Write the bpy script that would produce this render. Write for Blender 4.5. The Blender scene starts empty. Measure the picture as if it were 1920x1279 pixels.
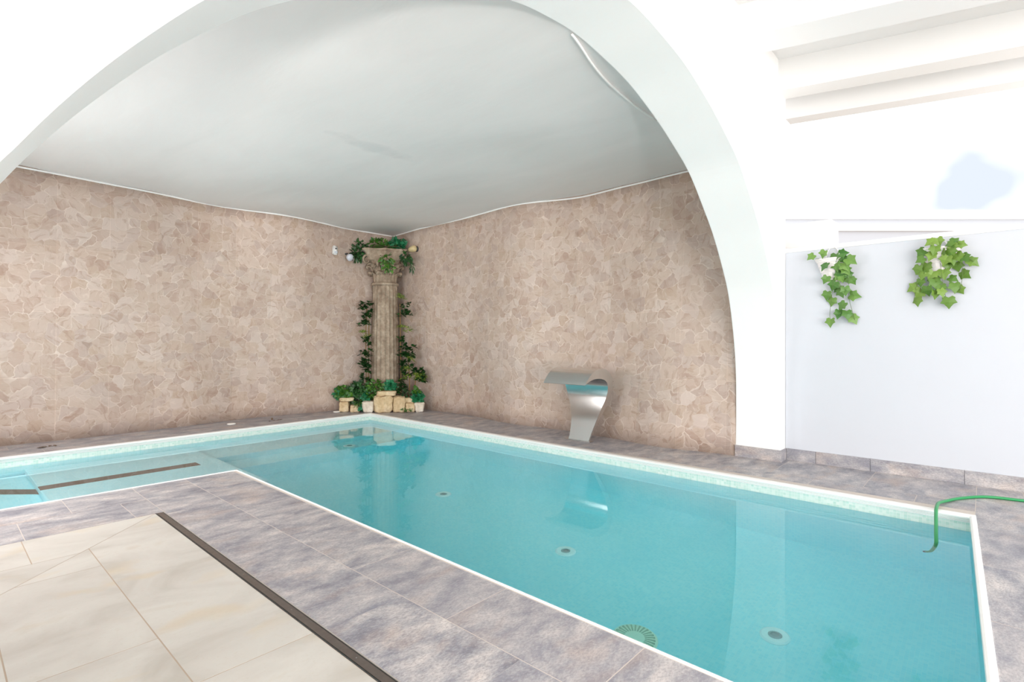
import bpy, bmesh, math, random
from mathutils import Vector, Matrix, noise
random.seed(7)
C = bpy.context.scene.collection
S = bpy.context.scene
PI = math.pi

# ------------------------------------------------------------------ camera, world, light, exposure
YAW = math.radians(42.01)          # view direction between the room's +X and +Y axes
cam_d = bpy.data.cameras.new('camera')
cam = bpy.data.objects.new('camera', cam_d); C.objects.link(cam)
cam_d.sensor_width = 36.0; cam_d.lens = 988/1920*36.0
cam_d.clip_start = .05; cam_d.clip_end = 200
cam.location = (0, 0, 1.4)
fwd = Vector((math.cos(YAW), math.sin(YAW), 0))
cam.rotation_euler = fwd.to_track_quat('-Z', 'Y').to_euler()
S.camera = cam

world = bpy.data.worlds.new('world'); S.world = world; world.use_nodes = True
wn = world.node_tree.nodes; wl = world.node_tree.links; wn.clear()
wo = wn.new('ShaderNodeOutputWorld'); wb = wn.new('ShaderNodeBackground')
tc = wn.new('ShaderNodeTexCoord'); ns = wn.new('ShaderNodeTexNoise'); ns.inputs['Scale'].default_value = 6
ns.inputs['Detail'].default_value = 3
rp = wn.new('ShaderNodeValToRGB')
rp.color_ramp.elements[0].position = .42; rp.color_ramp.elements[0].color = (.46, .50, .57, 1)
rp.color_ramp.elements[1].position = .66; rp.color_ramp.elements[1].color = (1, 1, 1, 1)
wl.new(tc.outputs['Generated'], ns.inputs['Vector'])
# bright overcast with one thin blue gap in the cloud, low over the side opening
dp = wn.new('ShaderNodeVectorMath'); dp.operation = 'DOT_PRODUCT'
g0 = (math.cos(YAW)+935/988*math.sin(YAW), math.sin(YAW)-935/988*math.cos(YAW), 330/988)
gl = math.sqrt(sum(c*c for c in g0)); dp.inputs[1].default_value = tuple(c/gl for c in g0)
wl.new(tc.outputs['Generated'], dp.inputs[0])
gm = wn.new('ShaderNodeMapRange'); gm.inputs['From Min'].default_value = .985; gm.inputs['From Max'].default_value = 1.0
gm.inputs['To Min'].default_value = .55; gm.inputs['To Max'].default_value = -.05; wl.new(dp.outputs['Value'], gm.inputs['Value'])
ad = wn.new('ShaderNodeMath'); ad.operation = 'ADD'; wl.new(gm.outputs[0], ad.inputs[0]); wl.new(ns.outputs['Fac'], ad.inputs[1])
wl.new(ad.outputs[0], rp.inputs['Fac'])
wl.new(rp.outputs['Color'], wb.inputs['Color']); wb.inputs['Strength'].default_value = .85
wl.new(wb.outputs[0], wo.inputs['Surface'])

def area(name, loc, target, sx, sy, power, col=(1, 1, 1)):
    d = bpy.data.lights.new(name, 'AREA'); d.shape = 'RECTANGLE'; d.size = sx; d.size_y = sy
    d.energy = power; d.color = col
    o = bpy.data.objects.new(name, d); C.objects.link(o); o.location = loc
    o.rotation_euler = (Vector(target)-Vector(loc)).to_track_quat('-Z', 'Y').to_euler()
    return o
area('daylight_rear_opening', (-.6, -6.5, 1.6), (4.2, 4, 2.0), 9, 3.2, 330, (1, .985, .96))
area('daylight_side_opening', (9.2, -3.2, 3.3), (3.4, 1.0, 3.6), 5, 1.6, 85, (.96, .98, 1))
area('fill_pool_end', (-.93, 5.6, 1.5), (6, 5.2, 1.0), 5.6, 1.8, 115, (1, .98, .98))  # added interior fill for an unseen window; the end wall is solid

up = bpy.data.lights.new('floor_bounce_fill', 'AREA'); up.shape = 'DISK'; up.size = .8; up.spread = math.radians(64); up.energy = 40; up.color = (1, .96, .93)  # added unseen lamp for sunlit-floor bounce; throws the arch shadow onto the ceiling
uo = bpy.data.objects.new('floor_bounce_fill', up); C.objects.link(uo); uo.location = (-1.8, -4, .12)
uo.rotation_euler = (Vector((2.3, 6.0, 3.7))-uo.location).to_track_quat('-Z', 'Y').to_euler()
S.view_settings.view_transform = 'Standard'; S.view_settings.look = 'None'
S.view_settings.gamma = 1; S.view_settings.use_curve_mapping = False
S.view_settings.exposure = 1.1
S.cycles.use_denoising = True
S.cycles.max_bounces = 14; S.cycles.diffuse_bounces = 7; S.cycles.glossy_bounces = 6
S.cycles.transmission_bounces = 10; S.cycles.sample_clamp_indirect = 6
S.cycles.caustics_refractive = True; S.cycles.caustics_reflective = False

# ------------------------------------------------------------------ helpers
def link(name, bm, mat=None, parent=None, smooth=False, loc=None):
    bm.normal_update()
    uvl = bm.loops.layers.uv.verify() if not bm.loops.layers.uv else bm.loops.layers.uv.active
    if True:
        for f in bm.faces:
            if f.material_index >= 50: continue
            n = f.normal; a = (abs(n.x), abs(n.y), abs(n.z)); k = a.index(max(a))
            for lp in f.loops:
                c = lp.vert.co
                lp[uvl].uv = ((c.y, c.z), (c.x, c.z), (c.x, c.y))[k]
    me = bpy.data.meshes.new(name); bm.to_mesh(me); bm.free()
    if smooth:
        for p in me.polygons: p.use_smooth = True
    o = bpy.data.objects.new(name, me); C.objects.link(o)
    if mat:
        for m in (mat if isinstance(mat, (list, tuple)) else [mat]): me.materials.append(m)
    if parent: o.parent = parent
    if loc: o.location = loc
    return o

def tag(o, label=None, cat=None, group=None, kind=None):
    if label: o['label'] = label
    if cat: o['category'] = cat
    if group: o['group'] = group
    if kind: o['kind'] = kind
    return o
def empty(name, loc, label, cat, group=None, rz=0):
    o = bpy.data.objects.new(name, None); C.objects.link(o); o.location = loc; o.rotation_euler = (0, 0, rz)
    o.empty_display_size = .1
    return tag(o, label, cat, group)

def box(bm, x0, x1, y0, y1, z0, z1, M=None):
    vs = [Vector((x, y, z)) for z in (z0, z1) for y in (y0, y1) for x in (x0, x1)]
    if M: vs = [M @ v for v in vs]
    v = [bm.verts.new(p) for p in vs]
    for f in ((0, 2, 3, 1), (4, 5, 7, 6), (0, 1, 5, 4), (2, 6, 7, 3), (0, 4, 6, 2), (1, 3, 7, 5)):
        bm.faces.new([v[i] for i in f])
    return v
def prism(bm, poly, z0, z1):
    a = [bm.verts.new((p[0], p[1], z0)) for p in poly]; b = [bm.verts.new((p[0], p[1], z1)) for p in poly]
    n = len(poly)
    bm.faces.new(a[::-1]); bm.faces.new(b)
    for i in range(n): bm.faces.new((a[i], a[(i+1) % n], b[(i+1) % n], b[i]))
def catmull(pts, n=8):
    P = [Vector(p) for p in pts]; P = [P[0]*2-P[1]]+P+[P[-1]*2-P[-2]]; out = []
    for i in range(1, len(P)-2):
        for k in range(n):
            t = k/n; a, b, c, d = P[i-1:i+3]
            out.append(.5*((2*b)+(c-a)*t+(2*a-5*b+4*c-d)*t*t+(3*b-a-3*c+d)*t**3))
    out.append(P[-2]); return out
def tube(bm, pts, r, seg=10, caps=True, radii=None):
    rings = []; up = Vector((0, 0, 1)); prev = None
    for i, p in enumerate(pts):
        p = Vector(p); t = (Vector(pts[min(i+1, len(pts)-1)])-Vector(pts[max(i-1, 0)])).normalized()
        if prev is None: n = t.cross(up if abs(t.z) < .9 else Vector((1, 0, 0))).normalized()
        else: n = (prev-t*prev.dot(t)).normalized()
        prev = n; b = t.cross(n); rr = radii[i] if radii else r
        rings.append([bm.verts.new(p+(n*math.cos(2*PI*k/seg)+b*math.sin(2*PI*k/seg))*rr) for k in range(seg)])
    for a, b in zip(rings, rings[1:]):
        for k in range(seg): bm.faces.new((a[k], a[(k+1) % seg], b[(k+1) % seg], b[k]))
    if caps: bm.faces.new(rings[0][::-1]); bm.faces.new(rings[-1])
def lathe(bm, prof, seg=32, c=(0, 0, 0), rad=None, M=None):
    rings = []
    for r, z in prof:
        ring = []
        for k in range(seg):
            a = 2*PI*k/seg; rr = rad(a, r, z) if rad else r
            v = Vector((rr*math.cos(a), rr*math.sin(a), z))
            v = (M @ v) if M else v
            ring.append(bm.verts.new(v+Vector(c)))
        rings.append(ring)
    for a, b in zip(rings, rings[1:]):
        for k in range(seg): bm.faces.new((a[k], a[(k+1) % seg], b[(k+1) % seg], b[k]))
    bm.faces.new(rings[0][::-1]); bm.faces.new(rings[-1])

def clip(poly, region):
    """keep the part of poly inside the convex ccw region"""
    out = poly
    n = len(region)
    for i in range(n):
        ax, ay = region[i]; bx, by = region[(i+1) % n]; src = out; out = []
        if not src: break
        def side(p): return (bx-ax)*(p[1]-ay)-(by-ay)*(p[0]-ax)
        for j in range(len(src)):
            p, q = src[j], src[(j+1) % len(src)]; sp, sq = side(p), side(q)
            if sp >= 0: out.append(p)
            if (sp >= 0) != (sq >= 0):
                t = sp/(sp-sq); out.append((p[0]+(q[0]-p[0])*t, p[1]+(q[1]-p[1])*t))
    return out
def inset(poly, d):
    n = len(poly)
    if n < 3: return None
    lines = []
    for i in range(n):
        p, q = Vector(poly[i]), Vector(poly[(i+1) % n]); e = q-p
        if e.length < 1e-5: continue
        e.normalize(); nn = Vector((-e.y, e.x)); lines.append((p+nn*d, e))
    res = []
    for i in range(len(lines)):
        p, e = lines[i-1]; q, g = lines[i]; den = e.x*g.y-e.y*g.x
        if abs(den) < 1e-4: continue
        t = ((q.x-p.x)*g.y-(q.y-p.y)*g.x)/den; res.append((p.x+e.x*t, p.y+e.y*t))
    return res if len(res) >= 3 else None
def tiles(bm, region, tl, gap=.0028, z=0.0):
    """tl: list of rectangles (x0,x1,y0,y1); each becomes a separate slab inside region; grout under it"""
    for (x0, x1, y0, y1) in tl:
        p = clip([(x0, y0), (x1, y0), (x1, y1), (x0, y1)], region)
        if len(p) < 3: continue
        ar = .5*sum(p[i][0]*p[(i+1) % len(p)][1]-p[(i+1) % len(p)][0]*p[i][1] for i in range(len(p)))
        if ar < 2e-3: continue
        q = inset(p, gap)
        if not q: continue
        a = [bm.verts.new((u, v, z)) for u, v in q]; b = [bm.verts.new((u, v, z-.004)) for u, v in q]
        bm.faces.new(a)
        for i in range(len(a)): bm.faces.new((b[i], b[(i+1) % len(a)], a[(i+1) % len(a)], a[i]))
def grid(xb, yb):
    return [(a, b, c, d) for a, b in zip(xb, xb[1:]) for c, d in zip(yb, yb[1:])]
def frange(a, b, s):
    out = []; v = a
    while v < b+1e-6: out.append(v); v += s
    return out

# ------------------------------------------------------------------ materials
class NT:
    def __init__(s, name):
        s.m = bpy.data.materials.new(name); s.m.use_nodes = True; s.t = s.m.node_tree
        s.n = s.t.nodes; s.l = s.t.links; s.b = s.n['Principled BSDF']; s.out = s.n['Material Output']
    def node(s, typ, **kw):
        nd = s.n.new('ShaderNode'+typ)
        for k, v in kw.items():
            if k in nd.inputs: nd.inputs[k].default_value = v
            else: setattr(nd, k, v)
        return nd
    def link(s, a, b): s.l.new(a, b)
    def coord(s, kind='Object', scale=(1, 1, 1), rot=(0, 0, 0)):
        t = s.node('TexCoord'); mp = s.node('Mapping'); mp.inputs['Scale'].default_value = scale; mp.inputs['Rotation'].default_value = rot
        s.link(t.outputs[kind], mp.inputs['Vector']); return mp.outputs[0]
    def noise(s, vec, scale, detail=4, rough=.55, dist=0):
        n = s.node('TexNoise', Scale=scale, Detail=detail, Roughness=rough, Distortion=dist); s.link(vec, n.inputs['Vector']); return n
    def ramp(s, fac, stops, interp='LINEAR'):
        r = s.node('ValToRGB'); e = r.color_ramp.elements; r.color_ramp.interpolation = interp
        while len(e) < len(stops): e.new(.5)
        for i, (p, c) in enumerate(stops): e[i].position = p; e[i].color = (*c, 1) if len(c) == 3 else c
        s.link(fac, r.inputs['Fac']); return r.outputs['Color']
    def mix(s, fac, a, b, blend='MIX'):
        m = s.node('Mix', data_type='RGBA', blend_type=blend)
        for sock, v in ((m.inputs[0], fac), (m.inputs[6], a), (m.inputs[7], b)):
            if hasattr(v, 'is_output'): s.link(v, sock)
            elif isinstance(v, (int, float)): sock.default_value = v
            else: sock.default_value = (*v, 1)
        return m.outputs[2]
    def math(s, op, a, b=None, c=None):
        m = s.node('Math', operation=op)
        for i, v in enumerate((a, b, c)):
            if v is None: continue
            if hasattr(v, 'is_output'): s.link(v, m.inputs[i])
            else: m.inputs[i].default_value = v
        return m.outputs[0]
    def bump(s, h, strength=.3, dist=.01):
        b = s.node('Bump', Strength=strength, Distance=dist); s.link(h, b.inputs['Height']); s.link(b.outputs[0], s.b.inputs['Normal'])
    def color(s, c):
        if hasattr(c, 'is_output'): s.link(c, s.b.inputs['Base Color'])
        else: s.b.inputs['Base Color'].default_value = (*c, 1)
    def set(s, **kw):
        for k, v in kw.items(): s.b.inputs[k.replace('_', ' ')].default_value = v
        return s.m
def hx(r, g, b):
    f = lambda c: ((c/255+.055)/1.055)**2.4 if c/255 > .04045 else c/255/12.92
    return (f(r), f(g), f(b))

def m_plain(name, col, rough=.5, metal=0, var=0, scale=8, bump=0, bscale=60):
    t = NT(name)
    if var:
        n = t.noise(t.coord(), scale, 4)
        t.color(t.mix(n.outputs['Fac'], tuple(c*(1-var) for c in col), tuple(min(1, c*(1+var)) for c in col)))
    else: t.color(col)
    if bump: t.bump(t.noise(t.coord(), bscale, 4).outputs['Fac'], bump, .004)
    return t.set(Roughness=rough, Metallic=metal)

M = {}
M['plaster'] = m_plain('white_plaster', (.91, .91, .90), .75, 0, .015, 3, .25, 14)
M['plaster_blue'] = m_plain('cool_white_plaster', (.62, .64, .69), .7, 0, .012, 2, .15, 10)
M['beam'] = m_plain('painted_beam_white', (.79, .79, .785), .7, 0, .01, 3)
M['white_plastic'] = m_plain('white_plastic', (.85, .85, .83), .35)
M['rim'] = m_plain('white_rim', (.88, .88, .86), .35)

def m_ceiling():
    t = NT('ceiling_plaster'); co = t.coord('Object', (1, .28, 1), (0, 0, .75))
    n = t.noise(co, 2.2, 5, .6, .6); n2 = t.noise(t.coord('Object'), .55, 2)
    c = t.mix(n.outputs['Fac'], (.71, .695, .685), (.84, .82, .81))
    c = t.mix(t.math('MULTIPLY', n2.outputs['Fac'], .25), c, (.74, .71, .69))
    # one grey patch over the pool
    mp = t.coord('Object'); sx = t.node('SeparateXYZ'); t.link(mp, sx.inputs[0])
    u = t.math('MULTIPLY', t.math('SUBTRACT', sx.outputs[0], 3.55), 1.2)
    v = t.math('MULTIPLY', t.math('SUBTRACT', sx.outputs[1], 5.42), 4.4)
    d = t.math('ADD', t.math('MULTIPLY', u, u), t.math('MULTIPLY', v, v))
    d = t.math('ADD', d, t.math('MULTIPLY', t.math('SUBTRACT', t.noise(mp, 4, 3).outputs['Fac'], .5), 1.6))
    pf = t.ramp(d, [(0, (.35,)*3), (.55, (0,)*3)])
    c = t.mix(pf, c, (.52, .53, .53)); t.color(c)
    t.bump(t.noise(co, 7, 5).outputs['Fac'], .35, .01)
    return t.set(Roughness=.85)
M['ceiling'] = m_ceiling()

def m_stone():
    t = NT('printed_flagstone_wall_tile'); co = t.coord('UV')
    def warp(src, scale, amt):
        w = t.node('TexNoise', Scale=scale, Detail=3); t.link(src, w.inputs['Vector'])
        sub = t.node('VectorMath', operation='SUBTRACT'); sub.inputs[1].default_value = (.5, .5, .5); t.link(w.outputs['Color'], sub.inputs[0])
        off = t.node('VectorMath', operation='SCALE'); off.inputs['Scale'].default_value = amt; t.link(sub.outputs[0], off.inputs[0])
        add = t.node('VectorMath', operation='ADD'); t.link(src, add.inputs[0]); t.link(off.outputs[0], add.inputs[1]); return add.outputs[0]
    vec = warp(co, 6.5, .11)
    def vor(feature, sc, metric='CHEBYCHEV', rnd=.9):
        v = t.node('TexVoronoi', feature=feature, Scale=sc, Randomness=rnd); v.voronoi_dimensions = '2D'
        if feature != 'DISTANCE_TO_EDGE': v.distance = metric
        t.link(vec, v.inputs['Vector']); return v
    cell, f2 = vor('F1', 6.5), vor('F2', 6.5)
    fine = vor('F1', 13, 'EUCLIDEAN')
    gap = t.math('SUBTRACT', f2.outputs['Distance'], cell.outputs['Distance'])     # small along the joints
    sep = t.node('SeparateColor'); t.link(cell.outputs['Color'], sep.inputs[0])
    sep2 = t.node('SeparateColor'); t.link(fine.outputs['Color'], sep2.inputs[0])
    tone = t.ramp(sep.outputs[0], [(.05, hx(178, 153, 138)), (.3, hx(198, 178, 164)), (.5, hx(186, 163, 145)), (.72, hx(204, 187, 177)), (.95, hx(180, 159, 148))])
    tone = t.mix(t.math('MULTIPLY', sep2.outputs[0], .35), tone, hx(208, 192, 181))
    # each printed stone carries its own slanting grain
    vr = t.node('VectorRotate', rotation_type='Z_AXIS'); t.link(vec, vr.inputs['Vector']); t.link(t.math('MULTIPLY', sep.outputs[1], 6.28), vr.inputs['Angle'])
    mp = t.node('Mapping'); mp.inputs['Scale'].default_value = (1, 3.0, 1); t.link(vr.outputs[0], mp.inputs['Vector'])
    st = t.noise(mp.outputs[0], 5.5, 4, .6, .8)
    tone = t.mix(t.ramp(st.outputs['Fac'], [(.34, (.6,)*3), (.47, (0,)*3)]), tone, hx(166, 139, 120))
    tone = t.mix(t.ramp(st.outputs['Fac'], [(.58, (0,)*3), (.72, (.5,)*3)]), tone, hx(220, 205, 194))
    gn = t.ramp(t.noise(co, 4.3, 2).outputs['Fac'], [(.40, (.15,)*3), (.62, (1,)*3)])
    g = t.ramp(gap, [(.02, (.8,)*3), (.08, (0,)*3)])
    tone = t.mix(t.math('MULTIPLY', g, gn), tone, hx(222, 208, 197))
    gd = t.ramp(t.noise(co, 3.7, 2).outputs['Fac'], [(.5, (0,)*3), (.62, (1,)*3)])
    g3 = t.ramp(gap, [(.0, (.6,)*3), (.035, (0,)*3)])
    tone = t.mix(t.math('MULTIPLY', g3, gd), tone, hx(150, 126, 110))
    br = t.node('TexBrick', offset=0.0, squash=1.0)
    for k, v in (('Scale', 1), ('Brick Width', .60), ('Row Height', .9), ('Mortar Size', .004), ('Mortar Smooth', .5)): br.inputs[k].default_value = v
    br.inputs['Color1'].default_value = (.93, .92, .91, 1); br.inputs['Color2'].default_value = (1.05, 1.04, 1.03, 1); br.inputs['Mortar'].default_value = (1.10, 1.09, 1.08, 1)
    t.link(co, br.inputs['Vector'])
    tone = t.mix(1.0, tone, br.outputs['Color'], 'MULTIPLY')
    tone = t.mix(t.ramp(t.noise(co, .8, 2).outputs['Fac'], [(.4, (0,)*3), (.7, (.25,)*3)]), tone, hx(198, 182, 172))
    t.color(tone)
    t.bump(t.math('ADD', t.ramp(gap, [(0, (0,)*3), (.1, (.6,)*3)]), st.outputs['Fac']), .25, .006)
    return t.set(Roughness=.6)
M['stone'] = m_stone()

def m_slate(name='grey_slate_tile', vertical=False):
    t = NT(name); gi = t.node('NewGeometry'); rnd = gi.outputs['Random Per Island']
    base = t.coord('UV')
    off = t.node('CombineXYZ'); t.link(t.math('MULTIPLY', rnd, 37), off.inputs[0]); t.link(t.math('MULTIPLY', rnd, 91), off.inputs[1])
    add = t.node('VectorMath', operation='ADD'); t.link(base, add.inputs[0]); t.link(off.outputs[0], add.inputs[1])
    mp = t.node('Mapping'); mp.inputs['Rotation'].default_value = (0, 0, .9 if not vertical else .3); mp.inputs['Scale'].default_value = (1, 1.9, 1)
    t.link(add.outputs[0], mp.inputs['Vector'])
    a = t.noise(mp.outputs[0], 3.0, 9, .68, .25); b = t.noise(mp.outputs[0], 1.6, 4, .6, .3); c = t.noise(mp.outputs[0], 50, 5, .75, .0)
    col = t.ramp(a.outputs['Fac'], [(.32, hx(114, 115, 126)), (.44, hx(155, 154, 161)), (.54, hx(184, 180, 181)), (.66, hx(216, 208, 204))])
    col = t.mix(t.ramp(b.outputs['Fac'], [(.54, (0,)*3), (.70, (.6,)*3)]), col, hx(192, 170, 156))
    col = t.mix(t.ramp(b.outputs['Fac'], [(.30, (.5,)*3), (.42, (0,)*3)]), col, hx(132, 136, 150))
    col = t.mix(t.ramp(c.outputs['Fac'], [(.40, (.5,)*3), (.52, (0,)*3)]), col, hx(132, 124, 128))
    col = t.mix(t.ramp(c.outputs['Fac'], [(.54, (0,)*3), (.68, (.4,)*3)]), col, hx(222, 216, 212))
    col = t.mix(t.math('MULTIPLY', rnd, .3), col, hx(150, 147, 154))
    t.color(col); t.bump(t.math('ADD', a.outputs['Fac'], t.math('MULTIPLY', c.outputs['Fac'], .4)), .25, .004); t.b.inputs['Specular IOR Level'].default_value = .25
    return t.set(Roughness=.42)
M['slate'] = m_slate(); M['slate_v'] = m_slate('grey_slate_skirting', True)
M['grout'] = m_plain('pale_grout', hx(206, 196, 188), .8)

def m_beige():
    t = NT('beige_stone_tile'); gi = t.node('NewGeometry'); rnd = gi.outputs['Random Per Island']
    off = t.node('CombineXYZ'); t.link(t.math('MULTIPLY', rnd, 53), off.inputs[0]); t.link(t.math('MULTIPLY', rnd, 17), off.inputs[1])
    add = t.node('VectorMath', operation='ADD'); t.link(t.coord('UV'), add.inputs[0]); t.link(off.outputs[0], add.inputs[1])
    mp = t.node('Mapping'); mp.inputs['Scale'].default_value = (1, 1.6, 1); mp.inputs['Rotation'].default_value = (0, 0, 1.0); t.link(add.outputs[0], mp.inputs['Vector'])
    a = t.noise(mp.outputs[0], 1.5, 5, .55, .8); c = t.noise(mp.outputs[0], 40, 4, .7); b = t.noise(mp.outputs[0], 2.2, 2, .5, .4)
    col = t.ramp(a.outputs['Fac'], [(.3, hx(186, 180, 171)), (.46, hx(202, 197, 190)), (.6, hx(209, 205, 198)), (.75, hx(197, 187, 174))])
    col = t.mix(t.ramp(b.outputs['Fac'], [(.58, (0,)*3), (.72, (.45,)*3)]), col, hx(208, 190, 160))
    col = t.mix(t.ramp(c.outputs['Fac'], [(.3, (.3,)*3), (.45, (0,)*3)]), col, hx(190, 178, 162))
    t.color(col); t.bump(a.outputs['Fac'], .2, .004)
    return t.set(Roughness=.45)
M['beige'] = m_beige(); M['grout_b'] = m_plain('beige_grout', hx(182, 164, 146), .85)

def m_mosaic(name, c1, c2, c3, c4):
    t = NT(name); co = t.coord('UV')
    br = t.node('TexBrick', offset=0.0, squash=1.0)
    for k, v in (('Scale', 1), ('Brick Width', .025), ('Row Height', .025), ('Mortar Size', .0014), ('Mortar Smooth', .3), ('Bias', 0)): br.inputs[k].default_value = v
    br.inputs['Color1'].default_value = (*c1, 1); br.inputs['Color2'].default_value = (*c2, 1); br.inputs['Mortar'].default_value = (*c3, 1)
    t.link(co, br.inputs['Vector'])
    n = t.noise(co, 1.1, 3)
    t.color(t.mix(t.ramp(n.outputs['Fac'], [(.42, (0,)*3), (.7, (.35,)*3)]), br.outputs['Color'], c4))
    return t.set(Roughness=.3)
M['mosaic'] = m_mosaic('aqua_glass_mosaic', hx(184, 241, 250), hx(204, 247, 253), hx(210, 247, 252), hx(170, 236, 249))
M['mosaic_pale'] = m_mosaic('pale_waterline_mosaic', hx(196, 224, 212), hx(232, 240, 232), hx(238, 240, 236), hx(214, 232, 224))

def m_water():
    t = NT('pool_water'); t.n.remove(t.b)
    g = t.node('BsdfGlass', IOR=1.33, Roughness=0.0); g.inputs['Color'].default_value = (1, 1, 1, 1)
    n = t.noise(t.coord('Object'), 2.2, 2); b = t.node('Bump', Strength=.05, Distance=.01)
    t.link(n.outputs['Fac'], b.inputs['Height']); t.link(b.outputs[0], g.inputs['Normal'])
    va = t.node('VolumeAbsorption', Density=.26); va.inputs['Color'].default_value = (.02, .97, 1.0, 1)
    t.link(g.outputs[0], t.out.inputs['Surface']); t.link(va.outputs[0], t.out.inputs['Volume'])
    return t.m
M['water'] = m_water()

def m_steel(name='brushed_steel', rough=.24, col=(.62, .61, .59)):
    t = NT(name); n = t.noise(t.coord('Object', (1, 60, 1)), 6, 3)
    t.color(t.mix(n.outputs['Fac'], tuple(c*.93 for c in col), col)); t.bump(n.outputs['Fac'], .04, .001)
    return t.set(Roughness=rough, Metallic=1)
M['steel'] = m_steel(rough=.17, col=(.68, .68, .67)); M['steel_side'] = m_steel('satin_steel_edge', .42, (.66, .63, .60))

def m_leaf(name, c1, c2, vein=None):
    t = NT(name); gi = t.node('NewGeometry')
    col = t.mix(gi.outputs['Random Per Island'], c1, c2)
    n = t.noise(t.coord(), 26, 3); col = t.mix(t.math('MULTIPLY', n.outputs['Fac'], .35), col, tuple(c*.5 for c in c1)); t.color(col)
    t.b.inputs['Subsurface Weight'].default_value = 0.0
    return t.set(Roughness=.45)
M['ivy'] = m_leaf('ivy_leaf', hx(66, 118, 42), hx(122, 160, 74))
M['ivy2'] = m_leaf('ivy_leaf_yellowish', hx(78, 122, 38), hx(134, 165, 68))
M['leaf_dark'] = m_leaf('dark_leaf', hx(18, 56, 24), hx(46, 98, 38))
M['leaf_mid'] = m_leaf('mid_leaf', hx(34, 88, 26), hx(86, 134, 40))
M['leaf_teal'] = m_leaf('teal_leaf', hx(18, 98, 58), hx(48, 140, 96))
M['leaf_lime'] = m_leaf('lime_leaf', hx(84, 120, 44), hx(168, 186, 78))
M['stem'] = m_plain('green_stem', hx(96, 118, 62), .6)
M['bamboo'] = m_plain('bamboo_stem', hx(128, 96, 48), .55, 0, .3, 20)
M['trunk_dark'] = m_plain('dark_stem', hx(70, 62, 44), .7)

def m_rock(name, c1, c2, c3):
    t = NT(name); co = t.coord('Object'); n = t.noise(co, 5, 6, .65); n2 = t.noise(co, 22, 5, .7)
    c = t.ramp(n.outputs['Fac'], [(.32, c1), (.52, c2), (.7, c3)]); t.color(t.mix(t.ramp(n2.outputs['Fac'], [(.35, (.4,)*3), (.55, (0,)*3)]), c, tuple(v*.6 for v in c1)))
    t.bump(t.math('ADD', n.outputs['Fac'], n2.outputs['Fac']), .6, .02); return t.set(Roughness=.85)
M['rock_gold'] = m_rock('golden_limestone', hx(196, 168, 128), hx(216, 194, 156), hx(228, 212, 184))
M['rock_pale'] = m_rock('pale_limestone', hx(208, 196, 176), hx(226, 216, 200), hx(236, 230, 220))
M['column'] = m_rock('weathered_column_stone', hx(138, 120, 102), hx(174, 156, 136), hx(198, 182, 162))
M['hose'] = m_plain('green_hose', hx(44, 148, 88), .35)
M['hose_dark'] = m_plain('dark_hose_stripe', hx(36, 60, 50), .4)
M['drain'] = m_plain('brown_drain_metal', hx(112, 102, 96), .4, .55, .25, 30)
M['drain_dark'] = m_plain('dark_drain_gap', hx(66, 70, 60), .7)
M['nosing'] = m_plain('brown_step_strip', hx(92, 74, 64), .6, 0, .15, 12)
M['dark'] = m_plain('dark_grey', hx(58, 62, 64), .5)
M['cream'] = m_plain('cream_enamel', hx(214, 196, 150), .4, 0, .12, 14)
M['lamp_glass'] = m_plain('frosted_lamp_glass', hx(206, 212, 222), .25)
M['petal'] = m_plain('white_disc', hx(240, 238, 232), .5)
M['terracotta'] = m_plain('terracotta', hx(150, 104, 78), .75, 0, .15, 10)
M['wicker'] = m_plain('white_wicker', hx(236, 230, 228), .6, 0, .04, 30, .7, 90)
M['cable'] = m_plain('white_cable', hx(240, 240, 238), .5)
M['brown_leaf'] = m_plain('dry_leaf', hx(104, 84, 66), .8, 0, .2, 30)

# ------------------------------------------------------------------ floors
# pool opening in the deck (slightly out of square, as built)
PA, PB, PC, PD, PE, PF = (2.19, -.06), (5.60, .07), (5.75, 8.86), (-.9, 8.73), (-.9, 6.07), (2.235, 6.02)
POOL = [PA, PB, PC, PD, PE, PF]            # counter-clockwise
WT = 3.70                                   # ceiling height over the pool

bm = bmesh.new()
G = -.0009
def slab(poly, z=G): bm.faces.new([bm.verts.new((x, y, z)) for x, y in poly])
R1 = [(1.30, -5), (2.18, -5), (2.19, -.06), (2.235, 6.02), (1.30, 6.04)]
R2 = [(-3, 5.01), (1.30, 5.01), (1.30, 6.04), (-.9, 6.07), (-3, 6.07)]
R3 = [(-.9, 8.73), (5.75, 8.86), (5.75, 10.6), (-.9, 10.6)]
R4 = [(5.60, .07), (7.1, .07), (7.1, 10.6), (5.75, 10.6), (5.75, 8.86)]
R5 = [(2.18, -5), (7.1, -5), (7.1, .07), (5.60, .07), (2.19, -.06)]
for r in (R1, R2, R3, R4, R5): slab(r)
slab([(-3, 6.07), (-.9, 6.07), (-.9, 10.6), (-3, 10.6)])
grout = link('floor_deck_grout', bm, M['grout'])
bm = bmesh.new()
tiles(bm, R1, [(1.745, 2.6, a, a+.86) for a in frange(-5.72+.02+.86-.0, 6.5, .86) for a in [1.16+round((a-1.16)/.86)*.86]])
tiles(bm, R1, [(1.2, 1.745, a, a+.86) for k in range(-8, 8) for a in [1.52+k*.856]])
tiles(bm, R2, [(.46+k*.65, .46+(k+1)*.65, 4.9, 5.52) for k in range(-7, 3)])
tiles(bm, R2, [(.79+k*.57, .79+(k+1)*.57, 5.52, 6.3) for k in range(-8, 3)])
tiles(bm, R3, [(5.3-(k+1)*.86, 5.3-k*.86, 8.5, 9.32) for k in range(-1, 9)] + [(5.0-(k+1)*.86, 5.0-k*.86, 9.32, 10.7) for k in range(-1, 9)])
tiles(bm, R4, [(5.4, 6.02, .47+k*.83, .47+(k+1)*.83) for k in range(-1, 13)])
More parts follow.
